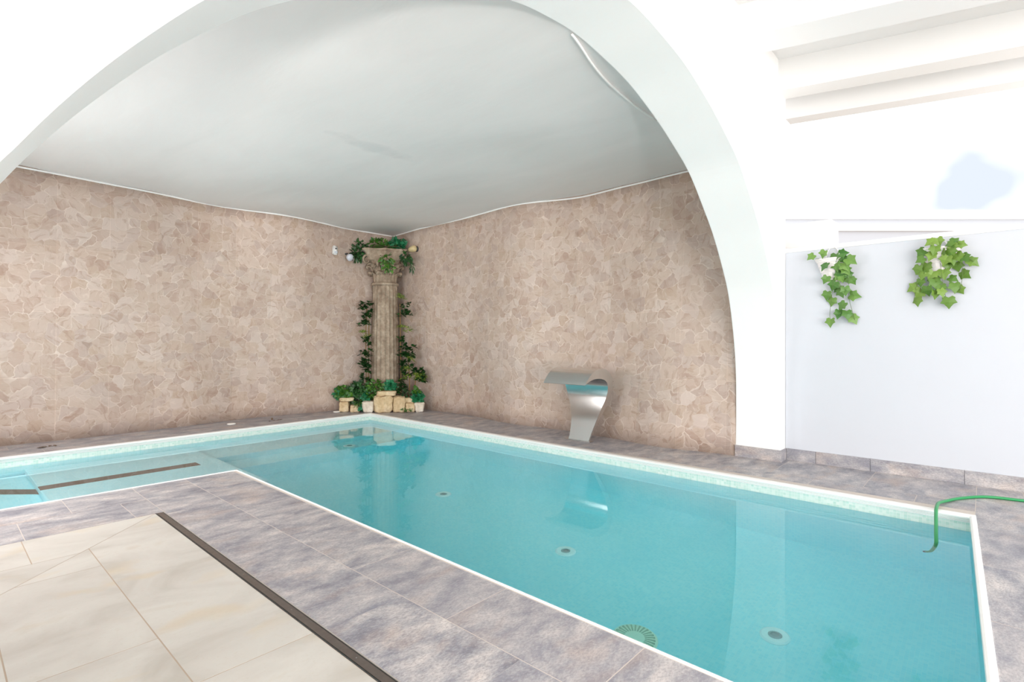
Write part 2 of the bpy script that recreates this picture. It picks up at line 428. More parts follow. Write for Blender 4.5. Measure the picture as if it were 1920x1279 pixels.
tiles(bm, R4, [(6.02, 7.2, .47+.41+k*.83, .47+.41+(k+1)*.83) for k in range(-2, 13)])
tiles(bm, R5, grid([2.0]+frange(2.7, 7.3, .86), [.2-.45*k for k in range(12)][::-1]))
deck = link('floor', bm, M['slate'])
tag(deck, 'grey slate look tiled deck around the pool', 'floor', kind='structure')
grout.parent = deck

bm = bmesh.new()
B = [(-3, -5), (1.24, -5), (1.24, 5.01), (-3, 5.01)]
slab(B, -.0015); gb = link('floor_terrace_grout', bm, M['grout_b'])
bm = bmesh.new()
D1 = [(1.24, -5), (1.24, 5.01), (-3, .77-.0), (-3, -5)]
D2 = [(1.24, 5.01), (-3, 5.01), (-3, .77)]
tiles(bm, D1, [(.73, 1.3, 2.40, 5.2), (.73, 1.3, .3, 2.4), (.73, 1.3, -2, .3), (.73, 1.3, -5, -2)], .003, -.0005)
tiles(bm, D1, [(.73-.51*(k+1), .73-.51*k, 2.9-1.2*(j+1)+.6*(k % 2), 2.9-1.2*j+.6*(k % 2)) for k in range(8) for j in range(-2, 7)], .003, -.0005)
tiles(bm, D2, [(.44, 1.3, 4.45, 5.01), (-.76, .44, 4.45, 5.01), (-1.96, -.76, 4.45, 5.01), (-3.1, -1.96, 4.45, 5.01)], .003, -.0005)
tiles(bm, D2, [(.2-1.2*(j+1)+.6*(k % 2), .2-1.2*j+.6*(k % 2), 4.45-.53*(k+1), 4.45-.53*k) for k in range(7) for j in range(-2, 4)], .003, -.0005)
terrace = link('floor_terrace', bm, M['beige'])
tag(terrace, 'beige stone tiled floor with mitred corner joint in the foreground', 'floor', kind='structure'); gb.parent = terrace
bm = bmesh.new(); slab([(-30, -30), (30, -30), (30, 30), (-30, 30)], -2.2)
tag(link('ground', bm, M['grout_b']), 'ground outside and below the pool terrace', 'ground', kind='structure')

# linear drain between the beige and grey floors
dr = empty('drain_channel', (1.27, 0, 0), 'narrow brown metal drain strip between beige floor and grey deck', 'drain')
bm = bmesh.new(); box(bm, -.031, .031, -5, 5.02, -.03, -.006)
link('channel', bm, M['drain_dark'], dr)
bm = bmesh.new()
box(bm, -.02, .020, -5, 5.005, -.006, -.001)
link('cover_strip', bm, M['drain'], dr)
for sx in (-.028, .026):
    bm = bmesh.new(); box(bm, sx-.0015, sx+.0025, -5, 5.015, -.006, .001); link('edge_trim', bm, M['dark'] if sx < 0 else M['steel_side'], dr)
for k in range(8):
    bm = bmesh.new(); lathe(bm, [(.004, 0), (.004, .0015)], 10, (0, 4.55-.62*k, -.001)); link('screw', bm, M['steel'], dr)

# ------------------------------------------------------------------ pool
pool = empty('swimming_pool', (3.9, 4.4, 0), 'L-shaped aqua mosaic swimming pool with white rim, set in grey deck', 'swimming pool')
def P3(o):  # make parented meshes keep world coordinates
    o.location = (-3.9, -4.4, 0); return o
ZW, ZF = -.12, -1.32
# basin: walls, floor, underwater steps
WA = [(PA[0]+.0, PA[1]+.0), PB, PC, PD, PE, PF]
def offset_poly(poly, ds):
    n = len(poly); out = []; L = []
    for i in range(n):
        p, q = Vector(poly[i]), Vector(poly[(i+1) % n]); e = (q-p).normalized(); L.append((p+Vector((-e.y, e.x))*ds[i], e))
    for i in range(n):
        p, e = L[i-1]; q, g = L[i]; den = e.x*g.y-e.y*g.x
        t = ((q.x-p.x)*g.y-(q.y-p.y)*g.x)/den; out.append((p.x+e.x*t, p.y+e.y*t))
    return out
# rim width of each side: front short side, right, far, left end, inner edge of the L, near long side
WID = [.034, .06, .06, .04, .008, .008]
inner = offset_poly(POOL, [w*.55 for w in WID])
bm = bmesh.new()
n = len(inner)
top = [bm.verts.new((x, y, -.045)) for x, y in inner]; bot = [bm.verts.new((x, y, ZF)) for x, y in inner]
for i in range(n): bm.faces.new((top[(i+1) % n], top[i], bot[i], bot[(i+1) % n]))
bm.faces.new(bot)
P3(link('basin', bm, M['mosaic'], pool))
band = offset_poly(POOL, [w*.55+.002 for w in WID])
bm = bmesh.new()
top = [bm.verts.new((x, y, -.045)) for x, y in band]; bot = [bm.verts.new((x, y, -.128)) for x, y in band]; lip = [bm.verts.new((x, y, -.128)) for x, y in inner]
for i in range(n):
    bm.faces.new((top[(i+1) % n], top[i], bot[i], bot[(i+1) % n])); bm.faces.new((bot[(i+1) % n], bot[i], lip[i], lip[(i+1) % n]))
P3(link('waterline_band', bm, M['mosaic_pale'], pool))
# rim profile: fraction of width, z
prof = [(-.25, -.004), (-.2, .006), (.0, .010), (.60, .010), (.90, .004), (1.0, -.006), (.97, -.016), (.72, -.019), (.70, -.024), (.84, -.027), (.82, -.034), (.60, -.037), (.60, -.042), (.72, -.045), (.70, -.052), (.50, -.055)]
bm = bmesh.new(); rings = []
for fr, z in prof:
    rings.append([bm.verts.new((x, y, z)) for x, y in offset_poly(POOL, [w*fr for w in WID])])
for a, b in zip(rings, rings[1:]):
    for i in range(n): bm.faces.new((a[i], a[(i+1) % n], b[(i+1) % n], b[i]))
P3(link('rim', bm, M['rim'], pool))
def step(name, x0, x1, y0, y1, z):
    bm = bmesh.new(); box(bm, x0, x1, y0, y1, ZF+.002, z); bmesh.ops.bevel(bm, geom=[e for e in bm.edges if all(v.co.z > z-.01 for v in e.verts)], offset=.012, segments=2, affect='EDGES')
    return P3(link(name, bm, M['mosaic'], pool))
step('bench', .80, 2.60, 6.06, 8.70, ZW-.25)
step('bench', -.88, .80, 6.08, 8.68, ZW-.50)
step('step', 2.60, 5.70, 7.75, 8.80, ZW-.32)
step('step', 2.60, 5.70, 7.25, 7.75, ZW-.62)
bm = bmesh.new(); box(bm, .80, 2.33, 7.42, 7.62, ZW-.255, ZW-.246); prism(bm, [(.80, 7.52), (.80, 7.78), (-.1, 8.68), (-.36, 8.68)], ZW-.505, ZW-.496)
P3(link('step_nosing', bm, M['nosing'], pool))
# water
wp = offset_poly(POOL, [w*.55-.004 for w in WID])
bm = bmesh.new(); prism(bm, wp, ZF-.004, ZW)
water = link('pool_water', bm, M['water'])
tag(water, 'clear turquoise water filling the L-shaped pool', 'water', kind='stuff')

# floor inlets and main drain
inl = []
for i, (x, y, z, lab) in enumerate([
        (3.97, 1.10, ZF, 'white round pool floor inlet at the near right end of the pool'),
        (4.03, 2.95, ZF, 'white round pool floor inlet in the middle, in front of the spout'),
        (4.24, 4.95, ZF, 'white round pool floor inlet halfway to the far corner'),
        (4.45, 7.45, ZW-.62, 'white round pool inlet nearest the stone column')]):
    t = empty('floor_inlet', (x, y, z), lab, 'pool inlet', 'round inlets on the pool floor')
    if i == 0:
        bm = bmesh.new(); lathe(bm, [(.098, 0), (.098, .010), (.086, .022), (.046, .020), (.044, .006)], 28); f1 = link('flange', bm, m_plain('bright_white_plastic', (.97, .97, .97), .3), t)
        bm = bmesh.new(); lathe(bm, [(.043, .004), (.043, .018), (.028, .026), (.024, .014), (.004, .014)], 24); f2 = link('nozzle', bm, m_plain('grey_nozzle', hx(165, 172, 174), .4), t)
    else:
        for f in (f1, f2): c = f.copy(); C.objects.link(c); c.parent = t
t = empty('main_drain', (3.33, 1.84, ZF), 'pale round slotted main drain partly hidden under the near pool edge', 'pool drain')
bm = bmesh.new(); lathe(bm, [(.16, 0), (.16, .008), (.12, .022), (.05, .028), (.01, .029)], 40); link('cover', bm, m_plain('pale_green_plastic', hx(244, 246, 226), .45), t)
slotm = m_plain('shaded_slot', hx(188, 196, 172), .6)
for k in range(28):
    a = 2*PI*k/28
    bm = bmesh.new(); box(bm, .07, .142, -.0055, .0055, .012, .0262, Matrix.Rotation(a, 4, 'Z')); link('slot', bm, slotm, t)

# ------------------------------------------------------------------ walls around the pool (they wander a little)
def interp(tab, v):
    if v <= tab[0][0]: return tab[0][1]
    for (a, p), (b, q) in zip(tab, tab[1:]):
        if v <= b:
            t = (v-a)/(b-a); t = t*t*(3-2*t); return p+(q-p)*t
    return tab[-1][1]
CX, CY = 6.80, 9.72
RB = [(2.0, 6.62), (2.3, 6.60), (3.2, 6.47), (4.2, 6.61), (4.9, 6.68), (5.95, 6.62), (7.3, 6.84), (8.6, 6.82), (9.9, 6.82)]
RT = [(2.0, 6.84), (3.0, 6.87), (3.9, 6.92), (4.7, 6.97), (5.95, 6.62), (7.4, 6.72), (8.4, 6.72), (9.9, 6.84)]
LB = [(-1.2, 9.72), (.65, 9.74), (1.6, 9.69), (2.5, 9.75), (3.9, 9.93), (4.7, 9.87), (5.66, 9.75), (6.9, 9.72)]
LT = [(-1.2, 9.44), (.83, 9.45), (2.0, 9.52), (3.3, 9.68), (4.5, 9.50), (5.85, 9.69), (6.9, 9.67)]
def wavy(name, a0, a1, fb, ft, swap, mat, N=90, H=14):
    bm = bmesh.new(); uvl = bm.loops.layers.uv.verify(); V = []; UV = {}
    for i in range(N+1):
        s = a0+(a1-a0)*i/N; row = []
        for j in range(H+1):
            w = j/H; d = interp(fb, s)*(1-w)+interp(ft, s)*w; z = (WT+.02)*w
            v = bm.verts.new((d, s, z) if swap else (s, d, z)); UV[v] = (s, z); row.append(v)
        V.append(row)
    for i in range(N):
        for j in range(H):
            f = bm.faces.new((V[i][j], V[i+1][j], V[i+1][j+1], V[i][j+1]))
            for lp in f.loops: lp[uvl].uv = UV[lp.vert]
    # thickness behind the face
    ext = bmesh.ops.extrude_face_region(bm, geom=list(bm.faces))
    for g in ext['geom']:
        if isinstance(g, bmesh.types.BMVert): g.co += Vector((.25, 0, 0)) if swap else Vector((0, .25, 0))
    bmesh.ops.recalc_face_normals(bm, faces=list(bm.faces))
    me = bpy.data.meshes.new(name); bm.to_mesh(me); bm.free(); me.materials.append(mat)
    for p in me.polygons: p.use_smooth = True
    o = bpy.data.objects.new(name, me); C.objects.link(o); return o
wr = wavy('wall_right', 2.27, CY+.2, RB, RT, True, M['stone'])
tag(wr, 'pinkish beige stone-look wall behind the steel spout', 'wall', kind='structure')
wlft = wavy('wall_left', -1.2, CX+.25, LB, LT, False, M['stone'])
tag(wlft, 'tan stone-look wall along the far side of the pool', 'wall', kind='structure')
# thin plaster bead where the walls meet the ceiling
bm = bmesh.new()
tube(bm, [(s, interp(LT, s)-.004, WT-.012) for s in [(-1.1+(CX+1.1)*i/80) for i in range(81)]], .013, 6)
tube(bm, [(interp(RT, s)-.004, s, WT-.012) for s in [(2.0+(CY-2.0)*i/80) for i in range(81)]], .013, 6)
tag(link('trim_1', bm, M['plaster']), 'thin white plaster line where stone walls meet the ceiling', 'trim', kind='structure')
bm = bmesh.new(); box(bm, -1.3, -1.0, 2.28, 9.8, 0, WT)
tag(link('wall_end', bm, M['stone']), 'stone-look end wall beyond the left of the pool', 'wall', kind='structure')
# ceiling over the pool, hand-trowelled
bm = bmesh.new(); V = []
for i in range(61):
    row = []
    for j in range(61):
        x = -1.3+8.6*i/60; y = 2.0+8.3*j/60
        row.append(bm.verts.new((x, y, WT+.03*noise.noise(Vector((x*.8, y*.8, 3))))))
    V.append(row)
for i in range(60):
    for j in range(60): bm.faces.new((V[i][j], V[i][j+1], V[i+1][j+1], V[i+1][j]))
ext = bmesh.ops.extrude_face_region(bm, geom=list(bm.faces))
for g in ext['geom']:
    if isinstance(g, bmesh.types.BMVert): g.co.z += .2
bmesh.ops.recalc_face_normals(bm, faces=list(bm.faces))
tag(link('ceiling', bm, M['ceiling'], smooth=True), 'light grey trowelled plaster ceiling over the pool', 'ceiling', kind='structure')

# ------------------------------------------------------------------ the big arch
AP = [(-.08, 0), (-.09, .6), (-.05, 1.2), (.06, 1.7), (.16, 1.90), (.32, 2.14), (.52, 2.39), (.68, 2.56), (.87, 2.74), (1.05, 2.88), (1.4, 3.12), (1.9, 3.38), (2.5, 3.585),
      (2.9, 3.66), (3.25, 3.685), (3.61, 3.66), (4.05, 3.595), (4.5, 3.46), (4.9, 3.30), (5.26, 3.12), (5.62, 2.83), (5.91, 2.56), (6.2, 2.20), (6.38, 1.9), (6.53, 1.45), (6.61, 1.0), (6.62, .5), (6.60, 0)]
arc = catmull([(x, 0, z) for x, z in AP], 6)
Y0, Y1, TOPZ = 1.77, 2.28, 4.85
bm = bmesh.new()
f0 = [bm.verts.new((p.x, Y0, p.z)) for p in arc]; b0 = [bm.verts.new((p.x, Y1, p.z)) for p in arc]
XR, XL = 6.80, -3.0
def outer(p):
    # matching point on the wall's outer outline
    if p.x < .35: return Vector((XL, 0, p.z/2.2*TOPZ if p.z < 2.2 else TOPZ))
    if p.x > 6.2: return Vector((XR, 0, min(TOPZ, p.z/2.2*TOPZ)))
    return Vector((XL+(XR-XL)*(p.x-.35)/(6.2-.35), 0, TOPZ))
for y, ring, flip in ((Y0, f0, False), (Y1, b0, True)):
    o_ = [bm.verts.new((outer(p).x, y, outer(p).z)) for p in arc]
    for i in range(len(arc)-1):
        q = (ring[i], ring[i+1], o_[i+1], o_[i]); bm.faces.new(q if not flip else q[::-1])
    if flip: ob = o_
    else: of = o_
for i in range(len(arc)-1):
    bm.faces.new((f0[i+1], f0[i], b0[i], b0[i+1]))
    bm.faces.new((of[i], of[i+1], ob[i+1], ob[i]))
bmesh.ops.recalc_face_normals(bm, faces=list(bm.faces))
arch = link('wall_arch', bm, M['plaster'])
bv = arch.modifiers.new('round', 'BEVEL'); bv.width = .012; bv.segments = 2; bv.angle_limit = math.radians(60)
tag(arch, 'thick white plaster arch spanning the pool', 'arch', kind='structure')

# low white wall on the right with a white capping
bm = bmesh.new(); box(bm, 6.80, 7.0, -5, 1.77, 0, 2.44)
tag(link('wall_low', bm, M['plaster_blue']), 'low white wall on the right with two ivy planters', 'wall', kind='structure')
bm = bmesh.new(); box(bm, 6.785, 7.02, -5, 1.775, 2.44, 2.485)
bmesh.ops.bevel(bm, geom=list(bm.edges), offset=.006, segments=2, affect='EDGES')
tag(link('trim_2', bm, M['plaster']), 'white capping on the low wall', 'trim', kind='structure')

# slate skirting tiles
def skirt(name, pts, label):
    bm = bmesh.new()
    for (x0, y0, x1, y1) in pts:
        a, b = Vector((x0, y0, 0)), Vector((x1, y1, 0)); e = (b-a).normalized(); nn = Vector((-e.y, e.x, 0))
        a = a+e*.002; b = b-e*.002
        Mx = Matrix(((e.x, nn.x, 0, a.x), (e.y, nn.y, 0, a.y), (0, 0, 1, 0), (0, 0, 0, 1)))
        box(bm, 0, (b-a).length, 0, .014, 0, .135, Mx)
    tag(link(name, bm, M['slate_v']), label, 'skirting', kind='structure')
skirt('baseboard_right', [(6.80, -4.2, 6.80, -3.3), (6.80, -3.3, 6.80, -2.4), (6.80, -2.4, 6.80, -1.5), (6.80, -1.5, 6.80, -.62), (6.80, -.62, 6.80, .16), (6.80, .16, 6.80, .93), (6.80, .93, 6.80, 1.45), (6.80, 1.45, 6.80, 1.755)], 'grey slate skirting along the low white wall')
skirt('baseboard_arch', [(6.60, 1.757, 6.60, 2.28), (6.80, 1.77, 6.586, 1.77)], 'grey slate skirting around the foot of the arch')

# ------------------------------------------------------------------ roof of the front room: slab and skewed beams
bm = bmesh.new(); prism(bm, [(-3, -5.2), (9.9, -5.2), (7.7, 1.95), (-3, 1.95)], 4.62, 4.85)
tag(link('ceiling_front', bm, M['beam']), 'white ceiling slab above the beams', 'ceiling', kind='structure')
def beam(name, x, w, z0, lab, y1=1.77, sk=.29):
    bm = bmesh.new(); prism(bm, [(x, y1), (x+sk*(y1+5), -5), (x+w+sk*(y1+5), -5), (x+w, y1)], z0, 4.64)
    tag(link(name, bm, M['beam']), lab, 'beam', kind='structure')
beam('beam', 5.20, .40, 4.30, 'wide white ceiling beam ending on the face of the arch')
beam('beam', 6.52, .27, 4.26, 'white ceiling beam ending at the shoulder of the arch')
beam('beam', 7.30, .22, 4.22, 'outermost white ceiling beam above the open side', y1=1.9)
beam('beam', 3.6, .40, 4.32, 'white ceiling beam over the middle of the front room')

# exterior: stepped white roof edges seen over the low wall
exd = empty('terrace_building', (13.6, 5.4, 0), 'distant pale building with stepped ledges seen over the low wall', 'building')
exd.rotation_euler = (0, 0, YAW-PI/2)
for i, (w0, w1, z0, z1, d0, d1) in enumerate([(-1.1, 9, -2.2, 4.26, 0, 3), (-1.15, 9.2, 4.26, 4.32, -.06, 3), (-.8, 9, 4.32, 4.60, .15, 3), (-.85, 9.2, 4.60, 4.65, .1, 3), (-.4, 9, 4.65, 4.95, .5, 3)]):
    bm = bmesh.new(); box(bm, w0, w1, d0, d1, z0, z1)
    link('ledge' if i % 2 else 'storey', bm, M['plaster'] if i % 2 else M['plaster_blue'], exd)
bm = bmesh.new(); box(bm, 7.35, 7.75, 1.40, 2.7, -2.2, 2.88)
tag(link('garden_pillar', bm, M['plaster']), 'short cream masonry block just behind the low wall beside the arch', 'pillar', kind='structure')

# ------------------------------------------------------------------ placing by line of sight and distance
CY_, SY_ = math.cos(YAW), math.sin(YAW)
def at(px, py, d):
    """point seen at (px, py) at distance d measured along the view axis"""
    lat = (px-960)/988*d
    return Vector((lat*SY_+d*CY_, -lat*CY_+d*SY_, 1.4-(py-639.5)/988*d))
def on_x(px, py, X):
    dx = (px-960)/988*SY_+CY_; return at(px, py, X/dx)
RV = Vector((SY_, -CY_, 0)); FV = Vector((CY_, SY_, 0)); UV_ = Vector((0, 0, 1))   # picture-right, away, up

# ------------------------------------------------------------------ leaves
IVY = [(0, .02), (.26, -.14), (.46, .0), (.44, .22), (.60, .50), (.34, .58), (.16, .80), (0, 1.04), (-.16, .80), (-.34, .58), (-.60, .50), (-.44, .22), (-.46, .0), (-.26, -.14)]
OVAL = [(0, 0), (.20, .2), (.27, .45), (.2, .72), (0, 1), (-.2, .72), (-.27, .45), (-.2, .2)]
BLADE = [(0, 0), (.07, .2), (.09, .5), (.05, .8), (0, 1), (-.05, .8), (-.09, .5), (-.07, .2)]
def leaf(bm, p, tip, nrm, size, shape=IVY, fold=.18, droop=.12):
    tip = tip.normalized(); nrm = (nrm-tip*nrm.dot(tip))
    if nrm.length < 1e-3: nrm = tip.orthogonal()
    nrm.normalize(); sd = tip.cross(nrm)
    ctr = bm.verts.new(p+(tip*.42+nrm*.03)*size)
    vs = []
    for x, y in shape:
        vs.append(bm.verts.new(p+(sd*x+tip*y+nrm*(fold*abs(x)-droop*y*y))*size))
    for i in range(len(vs)): bm.faces.new((ctr, vs[i], vs[(i+1) % len(vs)]))
def rv(r=random): return Vector((r.gauss(0, 1), r.gauss(0, 1), r.gauss(0, 1))).normalized()
def cluster(bm, c, rr, n, size, shape=IVY, hang=.3, seed=0):
    R = random.Random(seed)
    for _ in range(n):
        v = rv(R)*(R.random()**.45); p = c+RV*v.x*rr[0]+FV*v.y*rr[1]+UV_*v.z*rr[2]
        out = (p-c).normalized() if (p-c).length > 1e-4 else rv(R)
        tip = (out+rv(R)*.7-UV_*hang)
        nrm = (UV_*.6-FV*.6+rv(R)*.6)
        leaf(bm, p, tip, nrm, size*R.uniform(.7, 1.25), shape)
def tuft(bm, c, n, ln, seed=0, shape=BLADE, up=.45):
    R = random.Random(seed)
    for _ in range(n):
        a = R.uniform(0, 2*PI); u = R.uniform(-.5, 1.0)*1.0+up*.4
        d = Vector((math.cos(a), math.sin(a), u)).normalized()
        leaf(bm, c+rv(R)*.01, d, UV_+rv(R)*.3, ln*R.uniform(.7, 1.15), shape, .1, .28)

# ------------------------------------------------------------------ ivy planters on the low wall
def ivy_planter(name_label, cx, top, bottom, halfw, leaves, y_hang, lmat, sprigs):
    X = 6.80
    base = on_x(cx, bottom, X-.06)
    t = empty('ivy_wall_planter', base, name_label, 'wall planter', 'ivy planters on the low wall')
    def L(o): o.location = -Vector(base); return o
    z0 = on_x(cx, bottom, X-.06).z; z1 = on_x(cx, top, X-.06).z; yc = base.y
    # half-cone wicker pocket, flat against the wall
    bm = bmesh.new(); rings = []
    prof = [(.18, 0), (.42, .12), (.62, .35), (.80, .62), (.93, .86), (1.06, .96), (1.06, 1.0), (.94, 1.0), (.80, .75), (.4, .25)]
    hw = halfw
    for r, h in prof:
        ring = []
        for k in range(17):
            a = PI*k/16; rr = hw*r*(1+.02*(k % 2))
            ring.append(bm.verts.new((X-.003-rr*.75*math.sin(a), yc+rr*math.cos(a), z0+(z1-z0)*h)))
        rings.append(ring)
    for a, b in zip(rings, rings[1:]):
        for k in range(16): bm.faces.new((a[k], a[k+1], b[k+1], b[k]))
    bm.faces.new(rings[0]); bm.faces.new(rings[-1])
    for k in range(0, 1): pass
    bmesh.ops.recalc_face_normals(bm, faces=list(bm.faces))
    L(link('basket', bm, M['wicker'], t, smooth=False))
    bm = bmesh.new()
    for h in (.3, .5, .7, .88):
        rr = hw*(.42+.62*h); tube(bm, [(X-.004-rr*.75*math.sin(PI*k/16), yc+rr*math.cos(PI*k/16), z0+(z1-z0)*h) for k in range(17)], .006, 6)
    wb_ = link('woven_band', bm, M['wicker'], t); L(wb_)
    hz = on_x(cx, y_hang, X-.03).z; rr = hw*.42
    bm = bmesh.new(); tube(bm, [(X-.012, yc+rr*math.cos(PI*k/14), z1-.02+(hz-z1+.02)*math.sin(PI*k/14)) for k in range(15)], .0045, 6)
    L(link('hanging_loop', bm, M['cable'], t))
    bm = bmesh.new(); R = random.Random(len(leaves))
    for (px, py, s, ang) in leaves:
        off = R.uniform(.03, .11); 
        if py < (top+bottom)/2: off = R.uniform(.10, .17)
        c = on_x(px, py, X-off)
        a = math.radians(ang); tip = Vector((R.uniform(-.35, .05), -math.sin(a), -math.cos(a)))
        p = c-tip.normalized()*s*.45
        s *= .9 if len(leaves) < 35 else .80; leaf(bm, p, tip, Vector((-1, R.uniform(-.8, .8), R.uniform(-.2, .9))), s, IVY, R.uniform(-.05, .45), .2)
    L(link('foliage', bm, M[lmat], t))
    bm = bmesh.new()
    for sp in sprigs:
        pts = [on_x(px, py, X-.05-.05*(i == 1)) for i, (px, py) in enumerate(sp)]
        tube(bm, catmull(pts, 5), .0022, 5)
    L(link('vine', bm, M['stem'], t))
Z = lambda x, y: (1500+x/6.394, 440+y/6.394)
lv = []
for x, y, s, a in [(125,270,.095,-60),(280,240,.10,-20),(420,290,.125,0),(530,222,.10,80),(620,315,.125,60),(285,385,.115,-40),(440,390,.115,10),(550,385,.12,20),(305,545,.10,-15),(400,540,.11,0),(490,520,.12,10),(560,440,.11,30),(590,490,.10,45),(635,560,.095,30),(400,620,.12,-20),(450,650,.11,-30),(320,735,.11,-10),(380,810,.11,-25),(490,700,.125,5),(545,680,.11,15),(665,735,.12,75),(495,860,.12,-45),(460,960,.11,0),(570,965,.115,20),(650,1020,.12,35),(365,1060,.11,-10),(480,480,.11,0),(520,300,.11,15),(560,540,.10,20),(430,460,.11,-5)]:
    lv.append((*Z(x, y), s, a+random.Random(int(x)).uniform(-10, 10)))
ivy_planter('white wall planter with a narrow trail of ivy, nearer the arch', 1560, 484, 535, .165, lv, 463, 'ivy',
            [[(1560, 484), (1562, 530), (1556, 585), (1558, 608)], [(1575, 490), (1590, 520), (1592, 560), (1603, 600)], [(1540, 486), (1528, 484), (1520, 482)]])
Z = lambda x, y: (1680+x/7.105, 430+y/7.105)
lv = []
for x, y, s, a in [(440,185,.115,-70),(570,180,.11,10),(700,195,.09,-60),(810,195,.13,60),(900,205,.09,85),(330,330,.13,-40),(510,290,.115,0),(460,375,.11,-20),(600,345,.13,0),(730,325,.13,10),(650,430,.13,-30),(840,385,.125,20),(930,390,.11,30),(1045,450,.125,60),(310,415,.10,-60),(275,550,.12,-30),(390,530,.14,-10),(460,625,.12,-20),(700,500,.11,10),(820,510,.125,10),(640,610,.13,5),(930,615,.125,40),(775,665,.10,70),(325,720,.10,-5),(205,795,.13,-60),(300,870,.13,-20),(420,835,.13,10),(540,740,.14,10),(525,880,.12,0),(620,855,.11,30),(790,790,.13,0),(860,820,.11,25),(280,975,.12,-10),(705,990,.14,10),(560,650,.11,0),(350,620,.12,-10),(760,250,.10,0),(760,430,.11,20),(480,700,.11,-20),(600,800,.11,10)]:
    lv.append((*Z(x, y), s, a+random.Random(int(x)+3).uniform(-10, 10)))
ivy_planter('white wall planter with a wide bushy spread of ivy, farther right', 1760, 464, 520, .165, lv, 448, 'ivy2',
            [[(1760, 464), (1765, 510), (1770, 545), (1778, 570)], [(1745, 470), (1725, 510), (1715, 555), (1712, 568)], [(1780, 466), (1810, 480), (1828, 492)], [(1790, 470), (1805, 505), (1800, 545)]])

# ------------------------------------------------------------------ steel water spout
sp = empty('water_spout', (6.15, 4.27, 0), 'curved stainless steel water spout standing on the far deck', 'pool spout')
outer_p = [(6.15, 0, .17), (6.24, .13, .185), (6.33, .28, .215), (6.41, .43, .26), (6.46, .58, .31), (6.475, .72, .345), (6.44, .85, .365), (6.36, .95, .375), (6.25, 1.005, .375), (6.12, 1.02, .37), (6.00, .995, .36), (5.90, .93, .355), (5.82, .855, .35), (5.79, .815, .35)]
inner_p = [(6.135, 0, .168), (6.20, .13, .183), (6.265, .28, .212), (6.31, .43, .257), (6.335, .56, .307), (6.34, .66, .342), (6.325, .75, .362), (6.29, .82, .372), (6.22, .865, .372), (6.12, .885, .367), (6.01, .885, .357), (5.91, .865, .352), (5.83, .835, .349), (5.787, .812, .349)]
def smooth3(P, n=5): return catmull([Vector(p) for p in P], n)
oc, ic = smooth3(outer_p), smooth3(inner_p)
def sheet(pts, cols=10):
    bm = bmesh.new(); V = []
    for p in pts: V.append([bm.verts.new((p.x-6.15, p.z*(2*j/cols-1), p.y)) for j in range(cols+1)])
    for a, b in zip(V, V[1:]):
        for j in range(cols): bm.faces.new((a[j], a[j+1], b[j+1], b[j]))
    return bm
b_ = sheet(oc); link('back_sheet', b_, M['steel'], sp, smooth=True)
b_ = sheet(ic); link('front_sheet', b_, M['steel'], sp, smooth=True)
for s in (-1, 1):
    bm = bmesh.new(); A = [bm.verts.new((p.x-6.15, s*p.z, p.y)) for p in oc]; Bv = [bm.verts.new((p.x-6.15, s*p.z, p.y)) for p in ic]
    for i in range(len(A)-1): bm.faces.new((A[i], A[i+1], Bv[i+1], Bv[i]))
    link('side_panel', bm, M['steel_side'], sp, smooth=True)
bm = bmesh.new(); box(bm, -.055, .06, -.215, .215, 0, .008); bmesh.ops.bevel(bm, geom=list(bm.edges), offset=.003, segments=2, affect='EDGES')
link('base_plate', bm, M['steel'], sp)

# ------------------------------------------------------------------ hose
pts = [(6.75, -1.25, .013), (6.52, -.75, .013), (6.38, -.26, .013), (6.31, .0, .013), (6.10, .17, .013), (5.90, .26, .016), (5.74, .30, .028), (5.60, .305, .034), (5.48, .305, .022), (5.30, .295, -.03), (5.16, .287, -.085), (5.10, .283, -.13), (5.06, .29, -.20), (5.05, .31, -.30), (5.08, .34, -.37)]
bm = bmesh.new(); tube(bm, catmull(pts, 6), .0125, 12)
hose = empty('garden_hose', (6.31, 0, 0), 'green garden hose lying over the pool rim with its end in the water', 'hose')
o = link('tube', bm, M['hose'], hose, smooth=True); o.location = (-6.31, 0, 0)
bm = bmesh.new(); tube(bm, [(5.08, .34, -.366), (5.095, .352, -.39)], .0135, 12); o = link('hose_end', bm, M['dark'], hose); o.location = (-6.31, 0, 0)

# ------------------------------------------------------------------ ceiling cable
cb = catmull([(3.22, 2.30, 3.69), (3.36, 2.33, 3.685), (3.66, 2.41, 3.68), (3.95, 2.47, 3.68), (4.20, 2.50, 3.68), (4.60, 2.53, 3.68), (5.05, 2.54, 3.68)], 6)
bm = bmesh.new(); tube(bm, cb, .010, 8)
tag(link('ceiling_cable', bm, M['cable'], smooth=True), 'thin white cable running along the ceiling behind the arch', 'cable')

# ------------------------------------------------------------------ things on the far walls
t = empty('motion_sensor', (5.42, 9.63, 3.20), 'small white upright motion sensor on the tan wall', 'sensor')
bm = bmesh.new(); box(bm, -.05, .05, -.055, .02, -.09, .09); bmesh.ops.bevel(bm, geom=list(bm.edges), offset=.018, segments=3, affect='EDGES'); hs = link('housing', bm, M['white_plastic'], t, smooth=True)
bm = bmesh.new(); lathe(bm, [(.016, 0), (.015, .008), (.004, .012)], 16, (0, -.054, .03), M=Matrix.Rotation(PI/2, 4, 'X')); link('lens', bm, M['dark'], hs)
bm = bmesh.new(); box(bm, -.03, .03, -.058, -.054, -.06, -.02); link('cover', bm, M['lamp_glass'], hs)
t = empty('wall_spotlight', (5.70, 9.68, 3.10), 'small pale round spotlight on the left of the column capital', 'spotlight')
bm = bmesh.new(); tube(bm, [(0, .02, .07), (0, -.05, .07), (-.01, -.10, .03)], .018, 8); link('bracket', bm, M['dark'], t)
Rm = Matrix.Rotation(math.radians(115), 4, 'X') @ Matrix.Rotation(.2, 4, 'Y')
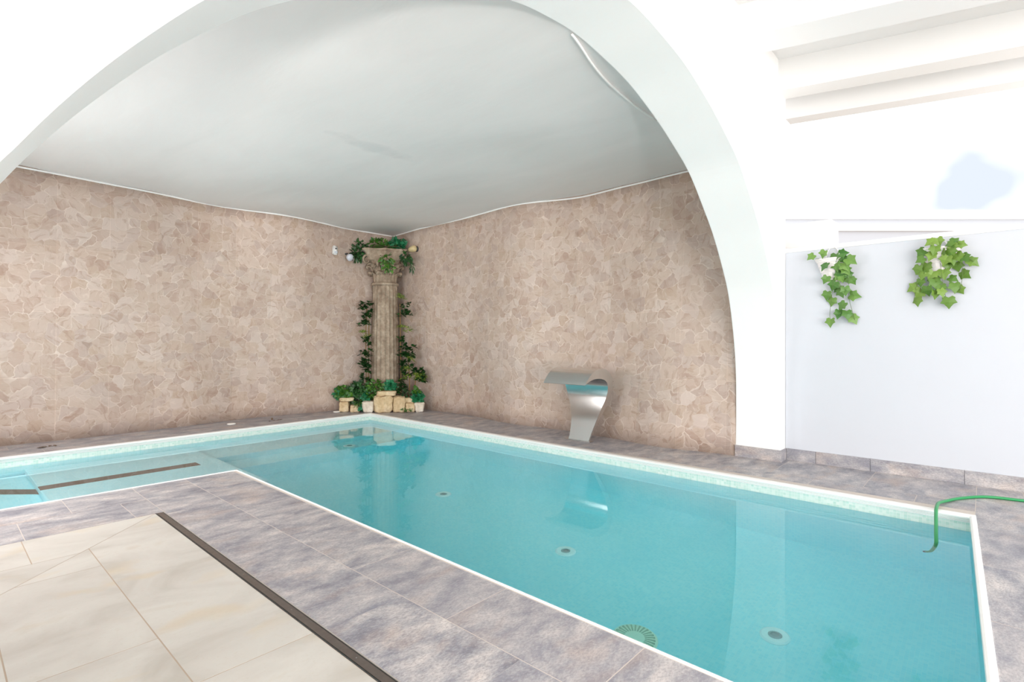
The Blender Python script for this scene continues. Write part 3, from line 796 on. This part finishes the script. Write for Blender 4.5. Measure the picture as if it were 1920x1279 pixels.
bm = bmesh.new(); lathe(bm, [(.02, -.03), (.055, -.01), (.072, .035), (.074, .06), (.06, .085), (.02, .10)], 24, (-.01, -.12, .0), M=Rm); link('lamp_head', bm, M['lamp_glass'], t, smooth=True)
t = empty('wall_lamp', (6.74, 8.70, 3.29), 'cream oval wall lamp on the right of the column capital', 'wall lamp')
bm = bmesh.new(); lathe(bm, [(.05, -.02), (.06, 0), (.05, .03)], 20, (0, 0, 0), M=Matrix.Rotation(-PI/2, 4, 'Y')); link('wall_mount', bm, M['dark'], t)
bm = bmesh.new(); lathe(bm, [(.01, -.13), (.04, -.11), (.06, -.06), (.066, .0), (.06, .04), (.03, .065)], 24, (-.07, .02, 0), M=Matrix.Rotation(math.radians(80), 4, 'X') @ Matrix.Rotation(.25, 4, 'Y')); link('shade', bm, M['cream'], t, smooth=True)

# ------------------------------------------------------------------ stone column in the corner
RZ = math.radians(55.5-90)
col = empty('stone_column', (6.43, 9.37, 0), 'tall fluted stone column with a carved leafy capital in the corner', 'column', rz=RZ)
bm = bmesh.new()
lathe(bm, [(.33, 0), (.33, .30), (.345, .34), (.35, .40), (.33, .46), (.30, .48), (.315, .51), (.30, .54), (.283, .55)], 48)
link('base', bm, M['column'], col, smooth=True)
bm = bmesh.new()
def flute(a, r, z):
    k = (a*20/(2*PI)) % 1.0; d = abs(k-.5)*2           # 0 mid-flute, 1 at the fillet
    return r-.026*(math.sqrt(max(0, 1-d*d)) if d < .82 else .57*(1-d)/.18)
zs = [.54+(2.56-.54)*i/40 for i in range(41)]
def shaft_r(z): w = (z-.54)/2.02; return .283-.030*w-.004*math.sin(w*PI)*-1
lathe(bm, [(shaft_r(z), z) for z in zs], 200, rad=lambda a, r, z: flute(a, r, z)+.005*noise.noise(Vector((math.cos(a)*4, math.sin(a)*4, z*5))))
link('shaft', bm, M['column'], col, smooth=True)
bm = bmesh.new(); lathe(bm, [(.25, 2.545), (.272, 2.56), (.282, 2.58), (.272, 2.60), (.245, 2.612)], 48); link('neck_ring', bm, M['column'], col, smooth=True)
bm = bmesh.new(); lathe(bm, [(.235, 2.60), (.238, 2.75), (.25, 2.90), (.285, 3.02), (.33, 3.08)], 48)
cap = link('capital', bm, M['column'], col, smooth=True)
def acanthus(ang, z0, h, w, r0, flare):
    bm = bmesh.new(); NU, NV = 8, 12; V = []
    for j in range(NV+1):
        v = j/NV; row = []
        wid = w*(.75+.35*math.sin(v*PI*.9))*(1 if v < .8 else 1-(v-.8)*2.6)
        wid *= 1+.12*math.sin(v*PI*7)
        curl = max(0, v-.68)/.32
        rr = r0+flare*v*v+.075*math.sin(curl*PI*.75); z = z0+h*(min(v, .86)) + h*.10*math.sin(curl*PI)-h*.12*max(0, curl-.5)*2
        for i in range(NU+1):
            u = i/NU*2-1
            da = u*wid/2/max(rr, .1); rx = rr+.018*math.cos(u*PI*1.5)*(.3+v)-.012*abs(u)
            a = ang+da
            row.append(bm.verts.new((rx*math.cos(a), rx*math.sin(a), z-.03*abs(u)**2*(v > .5))))
        V.append(row)
    for a, b in zip(V, V[1:]):
        for i in range(NU): bm.faces.new((a[i], a[i+1], b[i+1], b[i]))
    o = link('acanthus_leaf', bm, M['column'], cap, smooth=True)
    sd = o.modifiers.new('thick', 'SOLIDIFY'); sd.thickness = .018; sd.offset = -1
for k in range(8): acanthus(2*PI*k/8+PI/8, 2.605, .23, .19, .238, .035)
for k in range(8): acanthus(2*PI*k/8, 2.66, .33, .17, .236, .06)
# volutes: two front corners large, sides smaller (the column stands tight in the corner)
def volute(ang, reach, z, R0):
    bm = bmesh.new(); pts = []; rad = []
    for i in range(34):
        th = i/33*2.4*2*PI; r = R0*(1-.33*i/33*2.4*.95)
        r = max(.008, R0*math.exp(-th*.14)-.004)
        pts.append((r*math.cos(th+PI/2), r*math.sin(th+PI/2))); rad.append(.024*(1-.55*i/33))
    d = Vector((math.cos(ang), math.sin(ang), 0)); c = d*(reach-R0)+Vector((0, 0, z))
    P = [c+d*(x*-1)+Vector((0, 0, y)) for x, y in pts]
    stemp = catmull([d*.235+Vector((0, 0, z-.17)), d*.27+Vector((0, 0, z-.07)), d*(reach-R0-.05)+Vector((0, 0, z+R0-.012))], 5)
    tube(bm, stemp+P, .02, 8, radii=[.02]*len(stemp)+rad)
    link('volute', bm, M['column'], cap, smooth=True)
for ang, reach, z, R0 in ((-PI/2-.95, .55, 3.05, .10), (-PI/2+.95, .55, 3.05, .10), (-PI/2-.42, .40, 2.97, .065), (-PI/2+.42, .40, 2.97, .065), (-PI/2-1.55, .36, 2.97, .05), (-PI/2+1.55, .36, 2.97, .05)):
    volute(ang, reach, z, R0)
bm = bmesh.new()
def aba(a, r, z):
    x = (a+PI/2) % (2*PI); x = x-2*PI if x > PI else x      # 0 faces the camera
    lobe = math.exp(-((abs(x)-.95)/.26)**2)
    back = .30 if abs(x) > 1.7 else 0
    return r*(1.0+.42*lobe-.12*(abs(x) > 1.7)*min(1, (abs(x)-1.7)*3)) + .05*math.exp(-(x/.12)**2)
lathe(bm, [(.28, 3.05), (.305, 3.08), (.315, 3.14), (.335, 3.20), (.37, 3.245), (.385, 3.25), (.385, 3.28), (.36, 3.29), (.05, 3.295)], 120, rad=aba)
link('abacus', bm, M['column'], cap, smooth=True)

# ------------------------------------------------------------------ greenery on and around the column
def plant(name, base, label, cat, group, parts):
    t = empty(name, base, label, cat, group)
    for nm, bm, mat in parts: o = link(nm, bm, mat, t); o.location = -Vector(base)
    return t
def CL(px, py, d, w, h, n, size, shape=IVY, hang=.3, seed=1, dd=.10, bm=None):
    n = int(n*1.7); size *= 1.08
    bm = bm or bmesh.new(); cluster(bm, at(px, py, d), (w/2/988*d, dd, h/2/988*d), n, size, shape, hang, seed); return bm
base = at(718, 470, 10.95)
b1 = CL(676, 470, 10.75, 30, 38, 60, .085, OVAL, .5, 11); CL(667, 478, 10.72, 12, 24, 22, .08, OVAL, .8, 12, bm=b1)
b2 = CL(706, 458, 10.95, 28, 24, 60, .075, OVAL, .1, 13)
b3 = CL(745, 460, 10.95, 26, 28, 46, .085, IVY, .1, 14)
b4 = CL(726, 464, 10.9, 36, 20, 60, .08, OVAL, .2, 15); CL(724, 486, 10.5, 30, 20, 36, .07, OVAL, .9, 16, dd=.05, bm=b4); CL(728, 502, 10.45, 26, 18, 24, .07, OVAL, 1.1, 17, dd=.05, bm=b4)
b5 = CL(763, 483, 10.6, 20, 22, 34, .08, OVAL, .9, 18); CL(771, 500, 10.55, 9, 20, 14, .09, BLADE, 1.5, 19, bm=b5)
vn = bmesh.new()
for seq in ([(668, 485), (676, 468), (700, 462), (728, 462), (750, 464), (764, 480), (771, 502)], [(720, 466), (722, 486), (728, 506)]):
    tube(vn, catmull([at(x, y, 10.75) for x, y in seq], 6), .006, 6)
plant('leaf_garland', base, 'mixed green leaf garland draped over the top of the column', 'garland', None,
      [('dark_foliage', b1, M['leaf_dark']), ('lime_foliage', b2, M['leaf_mid']), ('teal_foliage', b3, M['leaf_teal']), ('foliage', b4, M['leaf_mid']), ('trailing_foliage', b5, M['leaf_dark']), ('vine', vn, M['trunk_dark'])])

# bamboo-like plants either side of the shaft
def bamboo(label, stems, tufts):
    base = Vector((stems[0][0].x, stems[0][0].y, 0))
    sb = bmesh.new()
    for st in stems: tube(sb, catmull(st, 5), .009, 8)
    parts = [('stem', sb, M['bamboo'])]
    bd, bl = bmesh.new(), bmesh.new()
    for i, (px, py, d, w, h, n, size, kind) in enumerate(tufts):
        n = int(n*1.8)+1
        c = at(px, py, d); tgt = bl if kind == 'l' else bd
        R = random.Random(i*7+3)
        for k in range(n):
            q = c+RV*R.uniform(-w, w)/2/988*d+UV_*R.uniform(-h, h)/2/988*d+FV*R.uniform(-.06, .06)
            tuft(tgt, q, 7, size, seed=i*50+k, shape=BLADE if kind == 'l' else OVAL, up=.6)
    parts += [('dark_foliage', bd, M['leaf_dark']), ('light_foliage', bl, M['leaf_lime'])]
    plant('bamboo_plant', base, label, 'plant', 'leafy plants beside the column', parts)
S1 = [at(690, 768, 10.72).xy.to_3d(), at(687, 720, 10.75), at(686, 640, 10.78), at(688, 575, 10.78)]
S2 = [at(694, 768, 10.74).xy.to_3d(), at(691, 700, 10.8), at(692, 600, 10.8)]
bamboo('slim plant with dark leaf tufts on the left of the column shaft', [S1, S2],
       [(686, 583, 10.72, 20, 30, 16, .085, 'd'), (682, 600, 10.72, 14, 20, 7, .08, 'd'), (683, 627, 10.72, 14, 16, 4, .10, 'l'), (687, 640, 10.72, 12, 16, 6, .08, 'd'), (684, 672, 10.7, 18, 30, 14, .09, 'd'), (688, 690, 10.7, 14, 20, 7, .08, 'd'), (683, 706, 10.7, 14, 12, 4, .08, 'd'), (690, 722, 10.7, 14, 20, 7, .08, 'd')])
S1 = [at(752, 768, 10.8).xy.to_3d(), at(752, 720, 10.75), at(751, 640, 10.75), at(750, 570, 10.75)]
S2 = [at(764, 768, 10.7).xy.to_3d(), at(768, 720, 10.65), at(764, 660, 10.7)]
S3 = [at(776, 768, 10.65).xy.to_3d(), at(778, 730, 10.6), at(780, 700, 10.6)]
bamboo('tall plant with pale spiky leaf tufts on the right of the column shaft', [S1, S2, S3],
       [(754, 560, 10.7, 14, 14, 4, .09, 'l'), (758, 580, 10.7, 20, 24, 11, .08, 'd'), (758, 617, 10.7, 22, 14, 6, .10, 'l'), (754, 640, 10.7, 12, 20, 5, .08, 'd'), (762, 660, 10.65, 26, 20, 12, .10, 'd'), (772, 672, 10.62, 10, 10, 3, .10, 'l'), (763, 690, 10.65, 26, 30, 14, .085, 'd'), (762, 700, 10.6, 10, 20, 5, .12, 'l'), (785, 704, 10.55, 22, 22, 9, .11, 'd'), (788, 706, 10.5, 18, 16, 5, .12, 'l'), (754, 722, 10.65, 18, 24, 9, .08, 'd'), (750, 745, 10.7, 18, 20, 8, .08, 'd')])

# low plants among the stones
def low(label, px, d, bits, group='small leafy plants among the stones', pot=None):
    b = at(px, 760, d); base = Vector((b.x, b.y, 0)); parts = []
    sb = bmesh.new(); R = random.Random(int(px))
    for i, (x, y, w, h, n, size, mt, shp, hg) in enumerate(bits):
        parts.append(('foliage', CL(x, y, d, w, h, n, size, shp, hg, int(px)+i*13, dd=.08), M[mt]))
        tube(sb, catmull([base+Vector((R.uniform(-.02, .02), 0, 0)), base.lerp(at(x, y, d), .5)+Vector((0, 0, .02)), at(x, y, d)], 4), .006, 6)
    parts.append(('stem', sb, M['trunk_dark']))
    plant('leafy_plant', base, label, 'plant', group, parts)
low('leafy plant at the far left end of the stones, above a stone slab', 645, 10.45, [(644, 737, 30, 24, 70, .07, 'leaf_mid', IVY, .2), (634, 738, 12, 18, 18, .06, 'leaf_teal', IVY, .4)])
low('dense dark plant between the left end slab and the column foot', 673, 10.55, [(672, 730, 34, 26, 90, .075, 'leaf_dark', IVY, .1), (668, 752, 18, 14, 26, .06, 'leaf_dark', IVY, .6)])
low('bright green plant rising behind the pale stone block', 700, 10.5, [(703, 724, 34, 20, 70, .07, 'leaf_mid', OVAL, .0), (696, 738, 26, 20, 50, .07, 'leaf_mid', OVAL, .2), (686, 746, 16, 22, 36, .06, 'leaf_teal', IVY, .7)])
low('blue green plant against the middle of the column foot', 731, 10.55, [(732, 724, 20, 16, 46, .07, 'leaf_teal', IVY, 0), (742, 732, 16, 12, 26, .06, 'leaf_dark', OVAL, .2)])
low('trailing green plant hanging over the small front stone', 675, 10.33, [(671, 756, 20, 10, 30, .055, 'leaf_mid', BLADE, .8), (677, 764, 9, 12, 20, .045, 'leaf_teal', IVY, 1)])
low('dark grassy plant behind the small stones on the right', 762, 10.5, [(763, 739, 18, 14, 40, .07, 'leaf_dark', BLADE, 0)])
low('blue green plant growing over the rightmost stone', 786, 10.45, [(784, 746, 18, 22, 50, .065, 'leaf_teal', IVY, .2), (780, 734, 12, 12, 14, .07, 'leaf_mid', IVY, .1)])
low('flat tuft of greenery lying on the deck in front of the stones', 762, 10.28, [(762, 768, 22, 3, 40, .05, 'leaf_mid', BLADE, .1)])

# ------------------------------------------------------------------ stones at the foot of the column
def rock(name, label, x0, x1, y0, y1, d, dep, mat, floor=True, seed=0, group='rough stone blocks at the column foot', taper=0):
    c = at((x0+x1)/2, (y0+y1)/2, d); hw = (x1-x0)/2/988*d; zt = at(0, y0, d).z; zb = 0 if floor else at(0, y1, d).z
    bm = bmesh.new(); bmesh.ops.create_cube(bm, size=2)
    bmesh.ops.subdivide_edges(bm, edges=list(bm.edges), cuts=7, use_grid_fill=True)
    h = (zt-zb)/2
    for v in bm.verts:
        q = v.co.copy(); s = (abs(q.x)**7+abs(q.y)**7+abs(q.z)**7)**(1/7); q /= s
        nn = noise.noise_vector(q*1.6+Vector((seed*3.1, 7, 1)))*.15+noise.noise_vector(q*4+Vector((seed, 2, 9)))*.07
        q += nn; k = 1+taper*q.z
        v.co = Vector((q.x*hw*.94*k, q.y*dep, (q.z+1)*h if q.z+1 > .03 or not floor else 0))
    o = link(name, bm, mat, smooth=True); o.location = (c.x, c.y, zb); o.rotation_euler = (0, 0, RZ+random.Random(seed).uniform(-.12, .12))
    tag(o, label, 'stone', group)
rock('stone_block', 'golden square stone at the left end, carrying a flat slab', 637, 655, 752, 768, 10.45, .10, M['rock_gold'], seed=1)
rock('stone_slab', 'flat tan slab resting on the leftmost stone', 636, 663, 745, 752, 10.45, .12, M['rock_gold'], False, 2)
rock('small_stone', 'small low stone with greenery trailing over it, second from the left', 657, 676, 759, 769, 10.42, .09, M['rock_gold'], seed=3)
rock('stone_block', 'pale whitish stone block left of the big golden block', 680, 702, 752, 769, 10.38, .11, M['rock_pale'], seed=4, taper=.1)
rock('stone_block', 'largest golden stone block in front of the column', 701, 737, 742, 769, 10.38, .15, M['rock_gold'], seed=5)
rock('stone_block', 'golden stone block adjoining the largest one on its right', 736, 760, 743, 768, 10.42, .14, M['rock_gold'], seed=6)
rock('stone_slab', 'thin flat slab lying on top of the largest stone block', 707, 743, 733, 742, 10.42, .11, M['rock_gold'], False, 7)
rock('stone_block', 'low tan stone right of the middle blocks, under a darker slab', 760, 779, 755, 768, 10.45, .10, M['rock_gold'], seed=8)
rock('stone_slab', 'darker tan slab bridging two stones right of the middle', 754, 777, 745, 755, 10.5, .11, M['rock_gold'], False, 9)
rock('stone_block', 'pale bowl-shaped stone at the right end with a blue green plant', 777, 795, 754, 768, 10.42, .10, M['rock_pale'], seed=10, taper=.22)

# ------------------------------------------------------------------ small things on the deck
for px, py, lab in ((434, 796, 'white flat round disc lying alone on the dark deck along the left wall'), (631, 773, 'white flat round disc on the deck beside the stones at the corner')):
    g = at(px, py, 1.4*988/(py-639.5)); bm = bmesh.new(); lathe(bm, [(.05, 0), (.068, .006), (.066, .016), (.05, .022), (.02, .018)], 28)
    o = link('round_disc', bm, M['petal'], smooth=True); o.location = (g.x, g.y, 0); tag(o, lab, 'disc', 'white discs on the deck')
for px, py, lab, sd in ((92, 838, 'scrap of dry brown leaves on the deck at the far left', 1), (515, 789, 'scrap of dry brown leaves on the deck between the two white discs', 2)):
    g = at(px, py, 1.4*988/(py-639.5)); bm = bmesh.new(); R = random.Random(sd)
    for _ in range(7): leaf(bm, Vector((R.uniform(-.12, .12), R.uniform(-.05, .05), .006)), Vector((R.uniform(-1, 1), R.uniform(-1, 1), .12)), Vector((0, 0, 1)), .07, OVAL, .2, .1)
    o = link('dry_leaves', bm, M['brown_leaf']); o.location = (g.x, g.y, 0); tag(o, lab, 'leaves', 'dry leaves on the far deck')
